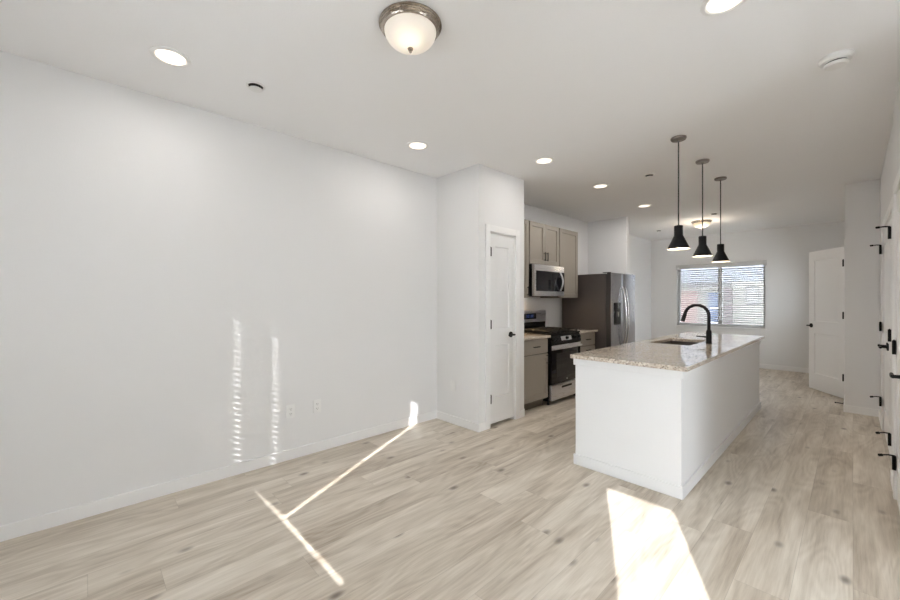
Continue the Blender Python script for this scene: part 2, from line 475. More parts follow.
# right wall
b = bmesh.new()
rects_wall(b, 'Y', 3.02, 4.35, XR+0.005, XR+0.125, 0, H, [(3.14, 3.97, 0, 2.065)])
rects_wall(b, 'Y', 4.35, 6.64, XR+0.015, XR+0.125, 0, H, [(4.50, 5.97, 0, 2.065)])
struct('wall_right', b, 'wall')
b = bmesh.new(); add_box(b, 0.75, 0.85, 3.12, 8.38, 0, H); add_box(b, 0.045, 0.75, 8.28, 8.38, 0, H); struct('wall_closet_back', b, 'wall')
HW = (8.45, 9.25, 0.95, 2.05)
b = bmesh.new(); rects_wall(b, 'Y', 6.64, YF, -0.067, 0.045, 0, H, [(7.42, 8.19, 0, 2.09), HW])
add_box(b, 0.045, XR+0.125, 6.64, 6.75, 0, H)
struct('wall_hall', b, 'wall')
# pantry
b = bmesh.new()
add_box(b, XL, -2.64, 2.92, 3.03, 0, H)
add_box(b, XL, -2.64, 3.60, 3.705, 0, H)
add_box(b, -2.75, -2.64, 3.03, 3.09, 0, H); add_box(b, -2.75, -2.64, 3.53, 3.60, 0, H); add_box(b, -2.75, -2.64, 3.09, 3.53, 2.07, H)
struct('wall_pantry', b, 'wall')
# fridge alcove end wall
struct('wall_alcove', bx(XL, -2.615, 6.56, 6.675, 0, H), 'wall')

BH, BT = 0.088, 0.013
def bb(name, *boxes):
    b = bmesh.new()
    for (x0, x1, y0, y1) in boxes: add_box(b, x0, x1, y0, y1, 0.0, BH, 0.003, 1)
    struct(name, b, 'trim')
bb('baseboard_left', (XL, XL+BT, YB, 2.92))
bb('baseboard_left_rear', (XL, XL+BT, 6.675, YF))
bb('baseboard_pantry', (XL, -2.64, 2.92-BT, 2.92), (-2.64, -2.64+BT, 2.92-BT, 3.022), (-2.64, -2.64+BT, 3.603, 3.705))
bb('baseboard_alcove', (-2.615, -2.615+BT, 6.56, 6.675+BT), (XL, -2.615, 6.675, 6.675+BT))
bb('baseboard_far', (XL, -0.067, YF-BT, YF))
bb('baseboard_hall', (-0.067-BT, 0.215, 6.64-BT, 6.64), (-0.067-BT, -0.067, 6.64, 7.345), (-0.067-BT, -0.067, 8.265, YF))
bb('baseboard_right', (XR+0.005-BT, XR+0.005, 3.02, 3.066), (XR+0.005-BT, XR+0.005, 4.045, 4.35), (XR+0.015-BT, XR+0.015, 4.35, 4.426), (XR+0.015-BT, XR+0.015, 6.044, 6.64))
bb('baseboard_rear', (XL, RD[0]-0.08, YB, YB+BT))

def casing_x(name, xf, sgn, y0, y1, zt, cw=0.072, ct=0.016, depth=0.11):
    """door trim on a wall face at x = xf that looks towards sgn*X; plus jamb lining"""
    b = bmesh.new()
    xa, xb = (xf, xf+sgn*ct) if sgn > 0 else (xf+sgn*ct, xf)
    add_box(b, xa, xb, y0-cw, y0, 0, zt+cw, 0.004, 2)
    add_box(b, xa, xb, y1, y1+cw, 0, zt+cw, 0.004, 2)
    add_box(b, xa, xb, y0, y1, zt, zt+cw, 0.004, 2)
    xi0, xi1 = (xf-depth, xf) if sgn > 0 else (xf, xf+depth)
    add_box(b, xi0, xi1, y0, y0+0.012, 0, zt); add_box(b, xi0, xi1, y1-0.012, y1, 0, zt); add_box(b, xi0, xi1, y0, y1, zt-0.012, zt)
    return struct(name, b, 'trim')

# hinges, levers, stops in world space ------------------------------
def hinge(parent, x, y, z, sgn, stop=0):
    """black butt hinge whose knuckle stands out towards sgn*X"""
    b = bmesh.new()
    add_lathe(b, [(0.0095, -0.047), (0.0095, 0.047)], 12, (x+sgn*0.008, y, z))
    add_lathe(b, [(0.004, 0.045), (0.004, 0.052), (0, 0.053)], 8, (x+sgn*0.008, y, z))
    add_box(b, x, x+sgn*0.003, y-0.022, y+0.022, z-0.044, z+0.044)
    h = obj('hinge', b, 'black', parent)
    if stop:
        b = bmesh.new()
        add_tube(b, [(x+sgn*0.008, y, z+0.048), (x+sgn*0.035, y-0.01, z+0.050), (x+sgn*0.065, y-0.03, z+0.046)], 0.005, 8)
        add_tube(b, [(x+sgn*0.062, y-0.028, z+0.046), (x+sgn*0.078, y-0.038, z+0.044)], 0.009, 10)
        obj('hinge_pin_stop', b, 'black', h)
    return h

def lever(parent, x, y, z, nx, ny, lx, ly, length=0.11):
    """rosette on the face at (x,y,z), normal (nx,ny), lever along (lx,ly)"""
    b = bmesh.new()
    n = Vector((nx, ny, 0)).normalized(); l = Vector((lx, ly, 0)).normalized(); p = Vector((x, y, z))
    add_tube(b, [p, p+n*0.010], 0.032, 24)
    add_tube(b, [p+n*0.008, p+n*0.055], 0.010, 12)
    add_tube(b, [p+n*0.052-l*0.012, p+n*0.054+l*0.03, p+n*0.052+l*length], [0.010, 0.0095, 0.008], 10)
    return obj('door_handle', b, 'black', parent)

def leaf(name, loc, rot, w, h, margins, rows, t=0.035, parent=None):
    b = bmesh.new(); paneled(b, w, h, t, margins, rows, RAISED)
    o = obj(name, b, 'door'); o.location = loc; o.rotation_euler = (0, 0, rot); o['kind'] = 'structure'
    bpy.context.view_layer.update()
    return o

# door 1: pantry
casing_x('trim_1', -2.64, 1, 3.09, 3.53, 2.07)
d = leaf('door_1', (-2.645, 3.105, 0.036), PI/2, 0.41, 2.025, 0.082, [(0.27, 0.83), (1.01, 1.89)])
for z in (1.86, 1.09, 0.30): hinge(d, -2.644, 3.105, z, 1)
lever(d, -2.645, 3.455, 0.965, 1, 0, 0, -1, 0.095)
# door 2: open door at the far end of the hall
casing_x('trim_2', -0.067, -1, 7.42, 8.19, 2.09, depth=0.11)
ang = math.atan2(0.611, -0.394)
d = leaf('door_2', (-0.0426, 7.456, 0.012), ang, 0.728, 2.065, 0.115, [(0.24, 0.84), (1.02, 1.93)])
dirv = Vector((math.cos(ang), math.sin(ang), 0)); nrm = Vector((-math.sin(ang), math.cos(ang), 0))
p = Vector((-0.072, 7.437, 0)) + dirv*0.668
lever(d, p.x, p.y, 0.965, nrm.x, nrm.y, -dirv.x, -dirv.y, 0.10)
p2 = p - nrm*0.035
lever(d, p2.x, p2.y, 0.965, -nrm.x, -nrm.y, -dirv.x, -dirv.y, 0.10)
for z in (1.85, 1.14, 0.30): hinge(d, -0.083, 7.425, z, -1)
# doors 3 and 4: double closet doors in the right wall
casing_x('trim_3', XR+0.015, -1, 4.50, 5.97, 2.065, ct=0.010, depth=0.10)
d3 = leaf('door_3', (XR+0.019, 5.233, 0.012), -PI/2, 0.718, 2.035, 0.11, [(0.24, 0.84), (1.02, 1.92)])
d4 = leaf('door_4', (XR+0.019, 5.955, 0.012), -PI/2, 0.718, 2.035, 0.11, [(0.24, 0.84), (1.02, 1.92)])
for z, s in ((1.87, 1), (1.075, 0), (0.27, 1)): hinge(d3, XR+0.003, 4.512, z, -1, s)
for z, s in ((1.87, 1), (1.075, 0), (0.30, 1)): hinge(d4, XR+0.003, 5.957, z, -1, s)
lever(d3, XR+0.019, 5.175, 0.93, -1, 0, 0, -1, 0.10)
lever(d4, XR+0.019, 5.295, 0.93, -1, 0, 0, 1, 0.10)
# door 5: near door in the right wall
casing_x('trim_4', XR+0.005, -1, 3.14, 3.97, 2.065)
d5 = leaf('door_5', (XR+0.003, 3.955, 0.012), -PI/2, 0.80, 2.035, 0.11, [(0.24, 0.84), (1.02, 1.92)])
hinge(d5, XR-0.001, 3.960, 1.03, -1); hinge(d5, XR-0.001, 3.960, 0.25, -1, 1)
lever(d5, XR+0.003, 3.22, 0.93, -1, 0, 0, 1, 0.11)

# far window: vinyl frame, glass, blinds
def window(name, x0, x1, z0, z1, yg, mull=None, gm='glass'):
    b = bmesh.new(); fw = 0.045
    add_box(b, x0, x0+fw, yg-0.03, yg+0.03, z0, z1); add_box(b, x1-fw, x1, yg-0.03, yg+0.03, z0, z1)
    add_box(b, x0, x1, yg-0.03, yg+0.03, z0, z0+fw); add_box(b, x0, x1, yg-0.03, yg+0.03, z1-fw, z1)
    if mull is not None: add_box(b, mull-0.035, mull+0.035, yg-0.03, yg+0.03, z0, z1)
    f = struct(name, b, 'vinyl')
    g = obj('pane', bx(x0+fw, x1-fw, yg-0.003, yg+0.003, z0+fw, z1-fw), gm, f)
    return f
window('window_1', FW[0], FW[1], FW[2], FW[3], YF+0.105, mull=-1.95, gm='dimglass')
struct('trim_5', bx(FW[0]-0.02, FW[1]+0.02, YF-0.022, YF+0.075, FW[2]-0.018, FW[2]+0.004, 0.004), 'trim')
struct('trim_6', bx(RW[0]-0.02, RW[1]+0.02, YB-0.052, YB-0.032, RW[2]-0.018, RW[2]+0.055, 0.002), 'trim')
window('window_2', RW[0], RW[1], RW[2], RW[3], YB-0.09)
bz = thing('window_blind', 'slatted blind greyed for backlit shade, with open slats hanging in the far window', 'window blind', ((FW[0]+FW[1])/2, YF+0.03, FW[2]))
b = bmesh.new(); x0, x1 = FW[0]+0.012, FW[1]-0.012
npitch = 0.0445; z = FW[2]+0.06; k = 0
while z < FW[3]-0.07:
    # gently crowned slat, tilted
    y0, y1 = YF+0.006, YF+0.056
    t = 0.0014; tilt = 0.013
    prev = None
    for s in range(5):
        u = s/4; yy = y0+(y1-y0)*u; zz = z + tilt*(0.5-u)*2*-1 + 0.003*(1-(2*u-1)**2)
        cur = [bm_ for bm_ in ((x0, yy, zz), (x1, yy, zz), (x1, yy, zz+t*1.6), (x0, yy, zz+t*1.6))]
        cv = [b.verts.new(c) for c in cur]
        if prev:
            for q in range(4): b.faces.new([prev[q], prev[(q+1) % 4], cv[(q+1) % 4], cv[q]])
        else: b.faces.new(cv)
        prev = cv
    b.faces.new(prev)
    z += npitch
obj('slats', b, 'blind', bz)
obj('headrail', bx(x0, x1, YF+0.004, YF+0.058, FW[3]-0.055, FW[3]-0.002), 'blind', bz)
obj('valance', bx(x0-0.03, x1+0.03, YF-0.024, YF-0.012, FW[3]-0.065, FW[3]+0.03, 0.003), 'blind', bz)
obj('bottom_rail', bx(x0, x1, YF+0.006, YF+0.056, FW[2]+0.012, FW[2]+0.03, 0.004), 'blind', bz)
b = bmesh.new()
for xx in (x0+0.14, (x0+x1)/2-0.28, (x0+x1)/2+0.28, x1-0.14):
    add_tube(b, [(xx, YF+0.0045, FW[2]+0.02), (xx, YF+0.0045, FW[3]-0.05)], 0.0016, 5)
    add_tube(b, [(xx, YF+0.0575, FW[2]+0.02), (xx, YF+0.0575, FW[3]-0.05)], 0.0016, 5)
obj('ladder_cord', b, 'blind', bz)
b = bmesh.new(); add_tube(b, [(x0+0.07, YF-0.003, 1.25), (x0+0.07, YF-0.003, FW[3]-0.06)], 0.004, 6)
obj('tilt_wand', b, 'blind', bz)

# rear window blinds (two, side by side, closed); their slits throw the sun streaks
def closed_blind(label, x0, x1, rail_l, rail_r, routes):
    t_ = thing('window_blind', label, 'window blind', ((x0+x1)/2, YB, RW[2]), 'closed blinds in the rear window')
    b = bmesh.new(); zt = RW[3]-0.06; z = 1.15
    a = math.radians(68); hw = 0.0265; dy, dz = math.cos(a)*hw, math.sin(a)*hw
    yc = YB-0.03; hole = 0.012
    while z < zt:
        segs = []; cur = x0
        for r_ in routes: segs.append((cur, r_-hole)); cur = r_+hole
        segs.append((cur, x1))
        def quadslab(xa, xb, u0, u1):
            # u in -1..1 across the slat; outer edge low, inner edge high
            n = Vector((0, -math.sin(a), math.cos(a)))*0.0012
            c = []
            for xx in (xa, xb):
                for u in (u0, u1):
                    p_ = Vector((xx, yc+dy*u, z+dz*u)); c += [p_-n, p_+n]
            vs = [b.verts.new(v) for v in c]
            for f in ((0, 1, 3, 2), (4, 6, 7, 5), (0, 4, 5, 1), (2, 3, 7, 6), (0, 2, 6, 4), (1, 5, 7, 3)):
                b.faces.new([vs[i] for i in f])
        for xa, xb in segs: quadslab(xa, xb, -1, 1)
        for r_ in routes:
            quadslab(r_-hole, r_+hole, -1, -0.135); quadslab(r_-hole, r_+hole, 0.135, 1)
        z += 0.0445
    obj('slats', b, 'blindrear', t_)
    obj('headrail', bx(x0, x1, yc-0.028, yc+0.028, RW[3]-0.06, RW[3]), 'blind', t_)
    b = bmesh.new()
    c = [(x0, rail_l), (x1, rail_r)]; vs = []
    for xx, zz in c:
        for yy in (yc-0.010, yc+0.010):
            for h_ in (0, 0.072): vs.append(b.verts.new((xx, yy, zz+h_)))
    for f in ((0, 1, 3, 2), (4, 6, 7, 5), (0, 4, 5, 1), (2, 3, 7, 6), (0, 2, 6, 4), (1, 5, 7, 3)): b.faces.new([vs[i] for i in f])
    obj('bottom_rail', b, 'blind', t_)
closed_blind('closed white blind behind the camera, left half of the rear window', -2.380, -1.485, 1.046, 1.073, [-2.338, -2.194])
closed_blind('closed white blind behind the camera, right half of the rear window', -1.438, -0.620, 1.072, 1.072, [-1.292, -0.70])

# hall window in the end of the right-hand wall
b = bmesh.new()
for a in ((HW[0], HW[0]+0.045, HW[2], HW[3]), (HW[1]-0.045, HW[1], HW[2], HW[3]), (HW[0], HW[1], HW[2], HW[2]+0.045), (HW[0], HW[1], HW[3]-0.045, HW[3]), ((HW[0]+HW[1])/2-0.02, (HW[0]+HW[1])/2+0.02, HW[2], HW[3])):
    add_box(b, -0.01, 0.035, a[0], a[1], a[2], a[3])
f = struct('window_4', b, 'vinyl'); obj('pane', bx(0.01, 0.016, HW[0]+0.045, HW[1]-0.045, HW[2]+0.045, HW[3]-0.045), 'dimglass', f)
# side window added out of view to bring in more daylight
b = bmesh.new()
for a in ((SW_ADDED[0], SW_ADDED[0]+0.045, SW_ADDED[2], SW_ADDED[3]), (SW_ADDED[1]-0.045, SW_ADDED[1], SW_ADDED[2], SW_ADDED[3]), (SW_ADDED[0], SW_ADDED[1], SW_ADDED[2], SW_ADDED[2]+0.045), (SW_ADDED[0], SW_ADDED[1], SW_ADDED[3]-0.045, SW_ADDED[3]), (1.89, 1.96, SW_ADDED[2], SW_ADDED[3])):
    add_box(b, 2.0, 2.05, a[0], a[1], a[2], a[3])
f = struct('window_added_3', b, 'vinyl'); obj('pane', bx(2.022, 2.028, SW_ADDED[0]+0.045, SW_ADDED[1]-0.045, SW_ADDED[2]+0.045, SW_ADDED[3]-0.045), 'dimglass_side', f)
# narrow tall glazed light in the rear wall
b = bmesh.new()
x0, x1, z0, zt = RD
add_box(b, x0, x0+0.05, YB-0.08, YB-0.03, z0, zt); add_box(b, x1-0.05, x1, YB-0.08, YB-0.03, z0, zt)
add_box(b, x0, x1, YB-0.08, YB-0.03, zt-0.05, zt); add_box(b, x0, x1, YB-0.08, YB-0.03, z0, z0+0.06)
f = struct('window_5', b, 'vinyl'); obj('pane', bx(x0+0.05, x1-0.05, YB-0.058, YB-0.052, z0+0.06, zt-0.05), 'glass', f)

# ------------------------------------------------------------------ kitchen island
IX0, IX1, IY0, IY1 = -1.578, -0.803, 2.933, 6.085
isl = thing('kitchen_island', 'long white painted kitchen island standing on the wood floor', 'kitchen island', (-1.19, 4.5, 0))
b = bmesh.new()
add_box(b, IX0, IX1, IY0, IY1, 0, 0.62)
add_box(b, IX0, IX1, IY0, 4.26, 0.62, 0.873); add_box(b, IX0, IX1, 5.03, IY1, 0.62, 0.873)
add_box(b, IX0, IX0+0.075, 4.26, 5.03, 0.62, 0.873); add_box(b, -1.08, IX1, 4.26, 5.03, 0.62, 0.873)
bmesh.ops.remove_doubles(b, verts=b.verts[:], dist=1e-5)
obj('body', b, 'island', isl)
b = bmesh.new(); t = 0.013
add_box(b, IX0-t, IX1+t, IY0-t, IY0, 0, 0.086, 0.003, 1); add_box(b, IX1, IX1+t, IY0, IY1, 0, 0.086, 0.003, 1); add_box(b, IX0-t, IX1+t, IY1, IY1+t, 0, 0.086, 0.003, 1)
obj('baseboard', b, 'island', isl)
b = bmesh.new(); t = 0.013
add_box(b, IX0-t, IX1+t, IY0-t, IY0, 0.818, 0.873, 0.002, 1); add_box(b, IX1, IX1+t, IY0, IY1, 0.818, 0.873, 0.002, 1); add_box(b, IX0-t, IX1+t, IY1, IY1+t, 0.818, 0.873, 0.002, 1)
obj('apron', b, 'island', isl)
for yy0, yy1 in ((2.99, 3.58), (3.59, 4.18), (4.20, 4.68), (4.69, 5.17), (5.20, 5.63), (5.64, 6.06)):
    b = bmesh.new(); paneled(b, yy1-yy0, 0.70, 0.019, 0.06, [(0.06, 0.64)], SHAKER, both=False)
    place(b, (IX0-0.0195, yy1, 0.115), -PI/2)
    dd = obj('door', b, 'cab', isl)
    b = bmesh.new(); add_tube(b, [(IX0-0.045, yy0+0.035, 0.66), (IX0-0.045, yy0+0.035, 0.78)], 0.005, 8)
    add_tube(b, [(IX0-0.018, yy0+0.035, 0.675), (IX0-0.045, yy0+0.035, 0.675)], 0.004, 6); add_tube(b, [(IX0-0.018, yy0+0.035, 0.765), (IX0-0.045, yy0+0.035, 0.765)], 0.004, 6)
    obj('handle', b, 'black', dd)
# countertop with a sink cut-out
SX0, SX1, SY0, SY1 = -1.475, -1.105, 4.29, 5.00
CX0, CX1, CY0, CY1 = -1.603, -0.757, 2.888, 6.115
b = bmesh.new()
outer = [(CX0, CY0), (CX1, CY0), (CX1, CY1), (CX0, CY1)]
def rr(x0, x1, y0, y1, r, n=6):
    o = []
    for cx, cy, a0 in ((x1-r, y1-r, 0), (x0+r, y1-r, PI/2), (x0+r, y0+r, PI), (x1-r, y0+r, 1.5*PI)):
        for i in range(n+1): a = a0+PI/2*i/n; o.append((cx+r*math.cos(a), cy+r*math.sin(a)))
    return o
inner = rr(SX0, SX1, SY0, SY1, 0.02)
def slab_with_hole(b, outer, inner, z0, z1):
    for z in (z0, z1):
        ov = [b.verts.new((x, y, z)) for x, y in outer]; iv = [b.verts.new((x, y, z)) for x, y in inner]
        ed = [b.edges.new((ov[i], ov[(i+1) % len(ov)])) for i in range(len(ov))] + [b.edges.new((iv[i], iv[(i+1) % len(iv)])) for i in range(len(iv))]
        bmesh.ops.triangle_fill(b, edges=ed, use_beauty=True)
        if z == z0: lo, li = ov, iv
        else: ho, hi = ov, iv
    for A, B_ in ((lo, ho), (li, hi)):
        for i in range(len(A)): b.faces.new([A[i], A[(i+1) % len(A)], B_[(i+1) % len(A)], B_[i]])
slab_with_hole(b, outer, inner, ZC-0.031, ZC)
ct = obj('countertop', b, 'granite'); base(ct, -1.18, 4.5, ZC-0.031)
tag(ct, 'speckled beige granite countertop with sink cut-out on the white island', 'countertop')
md = ct.modifiers.new('bevel', 'BEVEL'); md.width = 0.003; md.segments = 2; md.limit_method = 'ANGLE'; md.angle_limit = math.radians(60)
# sink
sk = thing('sink', 'undermount dark steel kitchen sink set in the island countertop', 'sink', (-1.29, 4.645, 0.66))
b = bmesh.new()
rings = []
for (g, z, r) in ((0.014, ZC-0.032, 0.03), (0.004, ZC-0.034, 0.02), (0.002, ZC-0.19, 0.03), (-0.02, ZC-0.215, 0.04)):
    rings.append([b.verts.new((x, y, z)) for x, y in rr(SX0-g, SX1+g, SY0-g, SY1+g, r)])
for A, B_ in zip(rings, rings[1:]):
    for i in range(len(A)):
        f_ = b.faces.new([A[i], A[(i+1) % len(A)], B_[(i+1) % len(A)], B_[i]])
b.faces.new(rings[-1])
s_ = obj('basin', b, 'sink', sk); md = s_.modifiers.new('solid', 'SOLIDIFY'); md.thickness = 0.0015
b = bmesh.new(); add_lathe(b, [(0.045, 0), (0.043, 0.004), (0.02, 0.003), (0, 0.002)], 24, (-1.29, 4.645, ZC-0.2135)); obj('drain', b, 'chrome', sk)
# faucet
fc = thing('faucet', 'matte black gooseneck pull-down faucet beside the island sink', 'faucet', (-1.02, 4.64, ZC))
b = bmesh.new(); fx, fy = -1.02, 4.64
add_lathe(b, [(0.028, 0), (0.028, 0.006), (0.026, 0.012), (0.026, 0.12), (0.021, 0.135), (0.016, 0.14)], 24, (fx, fy, ZC)); obj('base', b, 'black', fc)
b = bmesh.new()
pts = [(fx, fy, ZC+0.12), (fx, fy, ZC+0.26)]
R_ = 0.108; cx = fx-R_; cz = ZC+0.285
for i in range(0, 15):
    a = PI*i/14*0.94
    pts.append((cx+R_*math.cos(a), fy, cz+R_*math.sin(a)))
add_tube(b, pts, 0.0155, 14); sp_ = obj('spout', b, 'black', fc)
e_ = Vector(pts[-1]); dv = (Vector(pts[-1])-Vector(pts[-2])).normalized()
b = bmesh.new(); add_tube(b, [e_-dv*0.005, e_+dv*0.02, e_+dv*0.085, e_+dv*0.09], [0.016, 0.018, 0.021, 0.018], 14); obj('spray_head', b, 'black', fc)
b = bmesh.new(); add_tube(b, [(fx-0.015, fy-0.0, ZC+0.065), (fx-0.05, fy-0.02, ZC+0.068), (fx-0.10, fy-0.05, ZC+0.072)], [0.011, 0.007, 0.005], 10); obj('lever', b, 'black', fc)

# ------------------------------------------------------------------ base cabinets, worktops
def front(name, parent, xf, y0, y1, z0, z1, mat='cab', m=0.055, prof=SHAKER, t=0.019, rows=None):
    b = bmesh.new(); h = z1-z0
    if prof is None: add_box(b, 0, y1-y0, 0, t, 0, h, 0.003, 1)
    else: paneled(b, y1-y0, h, t, m, rows or [(m, h-m)], prof, both=False)
    place(b, (xf, y0, z0), PI/2)      # local -Y looks to +X
    return obj(name, b, mat, parent)
def pull(parent, xf, y, z, vert, L=0.12):
    b = bmesh.new()
    a = (0, 0, L/2) if vert else (0, L/2, 0); a = Vector(a); p = Vector((xf+0.026, y, z)); q = Vector((xf, y, z))
    add_tube(b, [p-a, p+a], 0.007, 8)
    for s in (-0.78, 0.78): add_tube(b, [q+a*s, p+a*s], 0.0045, 8)
    return obj('handle', b, 'black', parent)
CXF = -2.68
def base_cab(label, y0, y1, layout):
    c = thing('base_cabinet', label, 'cabinet', (-2.98, (y0+y1)/2, 0))
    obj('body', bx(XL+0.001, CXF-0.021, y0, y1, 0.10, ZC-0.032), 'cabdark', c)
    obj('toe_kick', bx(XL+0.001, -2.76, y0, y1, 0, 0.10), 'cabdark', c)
    for kind, z0, z1, hy, hz in layout:
        f_ = front(kind, c, CXF, y0+0.012, y1-0.010, z0, z1, prof=SHAKER if kind == 'door' else None)
        pull(f_, CXF, hy, hz, kind == 'door')
    return c
base_cab('taupe base cabinet with drawer over door, between the pantry and the range', 3.71, 4.285, [('drawer', 0.685, 0.860, 4.00, 0.775), ('door', 0.115, 0.672, 4.245, 0.60)])
base_cab('taupe drawer base cabinet between the range and the refrigerator', 5.07, 5.585, [('drawer', 0.685, 0.860, 5.33, 0.775), ('drawer', 0.40, 0.672, 5.33, 0.62), ('drawer', 0.115, 0.388, 5.33, 0.33)])
for lab, y0, y1 in (('short granite worktop beside the pantry, left of the range', 3.707, 4.288), ('short granite worktop beside the refrigerator, right of the range', 5.067, 5.60)):
    o = obj('worktop', bx(XL, -2.645, y0, y1, ZC-0.031, ZC, 0.003), 'granite'); base(o, -2.96, (y0+y1)/2, ZC-0.031); tag(o, lab, 'countertop')

# ------------------------------------------------------------------ range
RX = -2.655; ry0, ry1 = 4.295, 5.06
rg = thing('gas_range', 'stainless and black gas range with oven between two base cabinets', 'range', (-2.95, 4.68, 0))
obj('body', bx(XL+0.02, RX-0.03, ry0, ry1, 0.05, 0.895), 'enamel', rg)
b = bmesh.new(); add_box(b, XL+0.02, RX+0.005, ry0, ry1, 0.895, 0.918, 0.005); obj('cooktop', b, 'enamel', rg)
b = bmesh.new()   # sloping control panel
vs = [(RX-0.03, 0.775), (RX+0.012, 0.775), (RX+0.016, 0.80), (RX-0.012, 0.893), (RX-0.03, 0.893)]
lo = [b.verts.new((x, ry0, z)) for x, z in vs]; hi = [b.verts.new((x, ry1, z)) for x, z in vs]
for i in range(5): b.faces.new([lo[i], lo[(i+1) % 5], hi[(i+1) % 5], hi[i]])
b.faces.new(lo); b.faces.new(hi)
cp = obj('control_panel', b, 'enamel', rg)
b = bmesh.new(); add_box(b, -0.003, 0.003, -0.13, 0.13, -0.028, 0.028, 0.001, 1)
b.transform(Matrix.Translation((RX+0.004, 4.68, 0.843)) @ Matrix.Rotation(math.radians(-16), 4, 'Y'))
obj('faceplate', b, 'steel', cp)
for yy in (4.36, 4.45, 4.68, 4.91, 5.0):
    b = bmesh.new(); add_lathe(b, [(0.024, 0), (0.024, 0.008), (0.019, 0.012), (0.017, 0.032), (0, 0.033)], 20, (0, 0, 0), 'X')
    b.transform(Matrix.Translation((RX+0.003, yy, 0.843)) @ Matrix.Rotation(math.radians(-16), 4, 'Y'))
    obj('knob', b, 'black', cp)
od = obj('oven_door', bx(RX-0.028, RX+0.012, ry0+0.008, ry1-0.008, 0.265, 0.768, 0.006), 'blackglass', rg)
b = bmesh.new(); obj('window', bx(RX+0.0125, RX+0.0140, ry0+0.12, ry1-0.12, 0.35, 0.66), 'blackglass', od)
obj('top_band', bx(RX+0.0122, RX+0.0145, ry0+0.01, ry1-0.01, 0.705, 0.765, 0.001, 1), 'steel', od)
b = bmesh.new()
n_ = 14; pts = []
for i in range(n_+1):
    u = i/n_; pts.append((RX+0.040+0.022*math.sin(PI*u), ry0+0.03+(ry1-ry0-0.06)*u, 0.728))
add_tube(b, pts, 0.013, 12)
add_tube(b, [(RX+0.012, ry0+0.045, 0.728), (RX+0.044, ry0+0.045, 0.728)], 0.010, 10); add_tube(b, [(RX+0.012, ry1-0.045, 0.728), (RX+0.044, ry1-0.045, 0.728)], 0.010, 10)
obj('handle', b, 'steel', od)
dr = obj('storage_drawer', bx(RX-0.028, RX+0.012, ry0+0.008, ry1-0.008, 0.060, 0.255, 0.006), 'steel', rg)
obj('handle_recess', bx(RX+0.011, RX+0.0135, 4.55, 4.81, 0.195, 0.222, 0.001, 1), 'slot', dr)
# little round badge on the oven door
b = bmesh.new(); add_lathe(b, [(0.011, 0), (0.011, 0.002), (0, 0.003)], 18, (RX+0.012, 4.68, 0.305), 'X'); obj('badge', b, 'chrome', od)
for yy in (ry0+0.04, ry1-0.04):
    b = bmesh.new(); add_lathe(b, [(0.018, 0), (0.018, 0.012), (0.010, 0.012), (0.010, 0.05)], 14, (RX-0.06, yy, 0)); obj('foot', b, 'black', rg)
# backguard
bgd = obj('backguard', bx(XL+0.005, XL+0.075, ry0, ry1, 0.90, 1.03, 0.004), 'enamel', rg)
obj('backguard_panel', bx(XL+0.005, XL+0.085, ry0, ry1, 1.03, 1.20, 0.010), 'steel', rg)
dsp = obj('display', bx(XL+0.0845, XL+0.087, 4.46, 4.80, 1.075, 1.155, 0.001, 1), 'blackglass', rg)
for i, yy in enumerate((4.56, 4.60, 4.66, 4.70)):
    b = bmesh.new()
    for (a0, a1, c0, c1) in ((0, 0.018, 0.0, 0.003), (0, 0.018, 0.033, 0.036), (0, 0.003, 0, 0.036), (0.015, 0.018, 0, 0.036)):
        add_box(b, XL+0.087, XL+0.0875, yy+a0, yy+a1, 1.10+c0, 1.10+c1)
    bmesh.ops.remove_doubles(b, verts=b.verts[:], dist=1e-5)
    obj('clock_digit', b, 'digits', dsp)
# burners and grates
for (xx, yy) in ((-2.82, 4.47), (-3.08, 4.47), (-2.82, 4.89), (-3.08, 4.89), (-2.95, 4.68)):
    b = bmesh.new(); add_lathe(b, [(0.05, 0), (0.05, 0.008), (0.036, 0.010), (0.036, 0.018), (0, 0.020)], 24, (xx, yy, 0.918)); obj('burner', b, 'iron', rg)
for (ya, yb) in ((4.31, 4.555), (4.56, 4.80), (4.805, 5.045)):
    b = bmesh.new(); zt_ = 0.950
    for yy in (ya+0.012, yb-0.012): add_box(b, XL+0.11, RX-0.03, yy-0.006, yy+0.006, zt_-0.012, zt_, 0.002, 1)
    for xx in (XL+0.12, -2.95, RX-0.04): add_box(b, xx-0.006, xx+0.006, ya+0.012, yb-0.012, zt_-0.012, zt_, 0.002, 1)
    ym = (ya+yb)/2
    add_box(b, XL+0.13, RX-0.05, ym-0.005, ym+0.005, zt_-0.012, zt_, 0.002, 1)
    for xx in (-3.08, -2.82): add_box(b, xx-0.005, xx+0.005, ya+0.02, yb-0.02, zt_-0.012, zt_, 0.002, 1)
    for xx in (XL+0.12, RX-0.04):
        for yy in (ya+0.012, yb-0.012): add_box(b, xx-0.007, xx+0.007, yy-0.007, yy+0.007, 0.918, zt_-0.005)
    obj('grate', b, 'iron', rg)

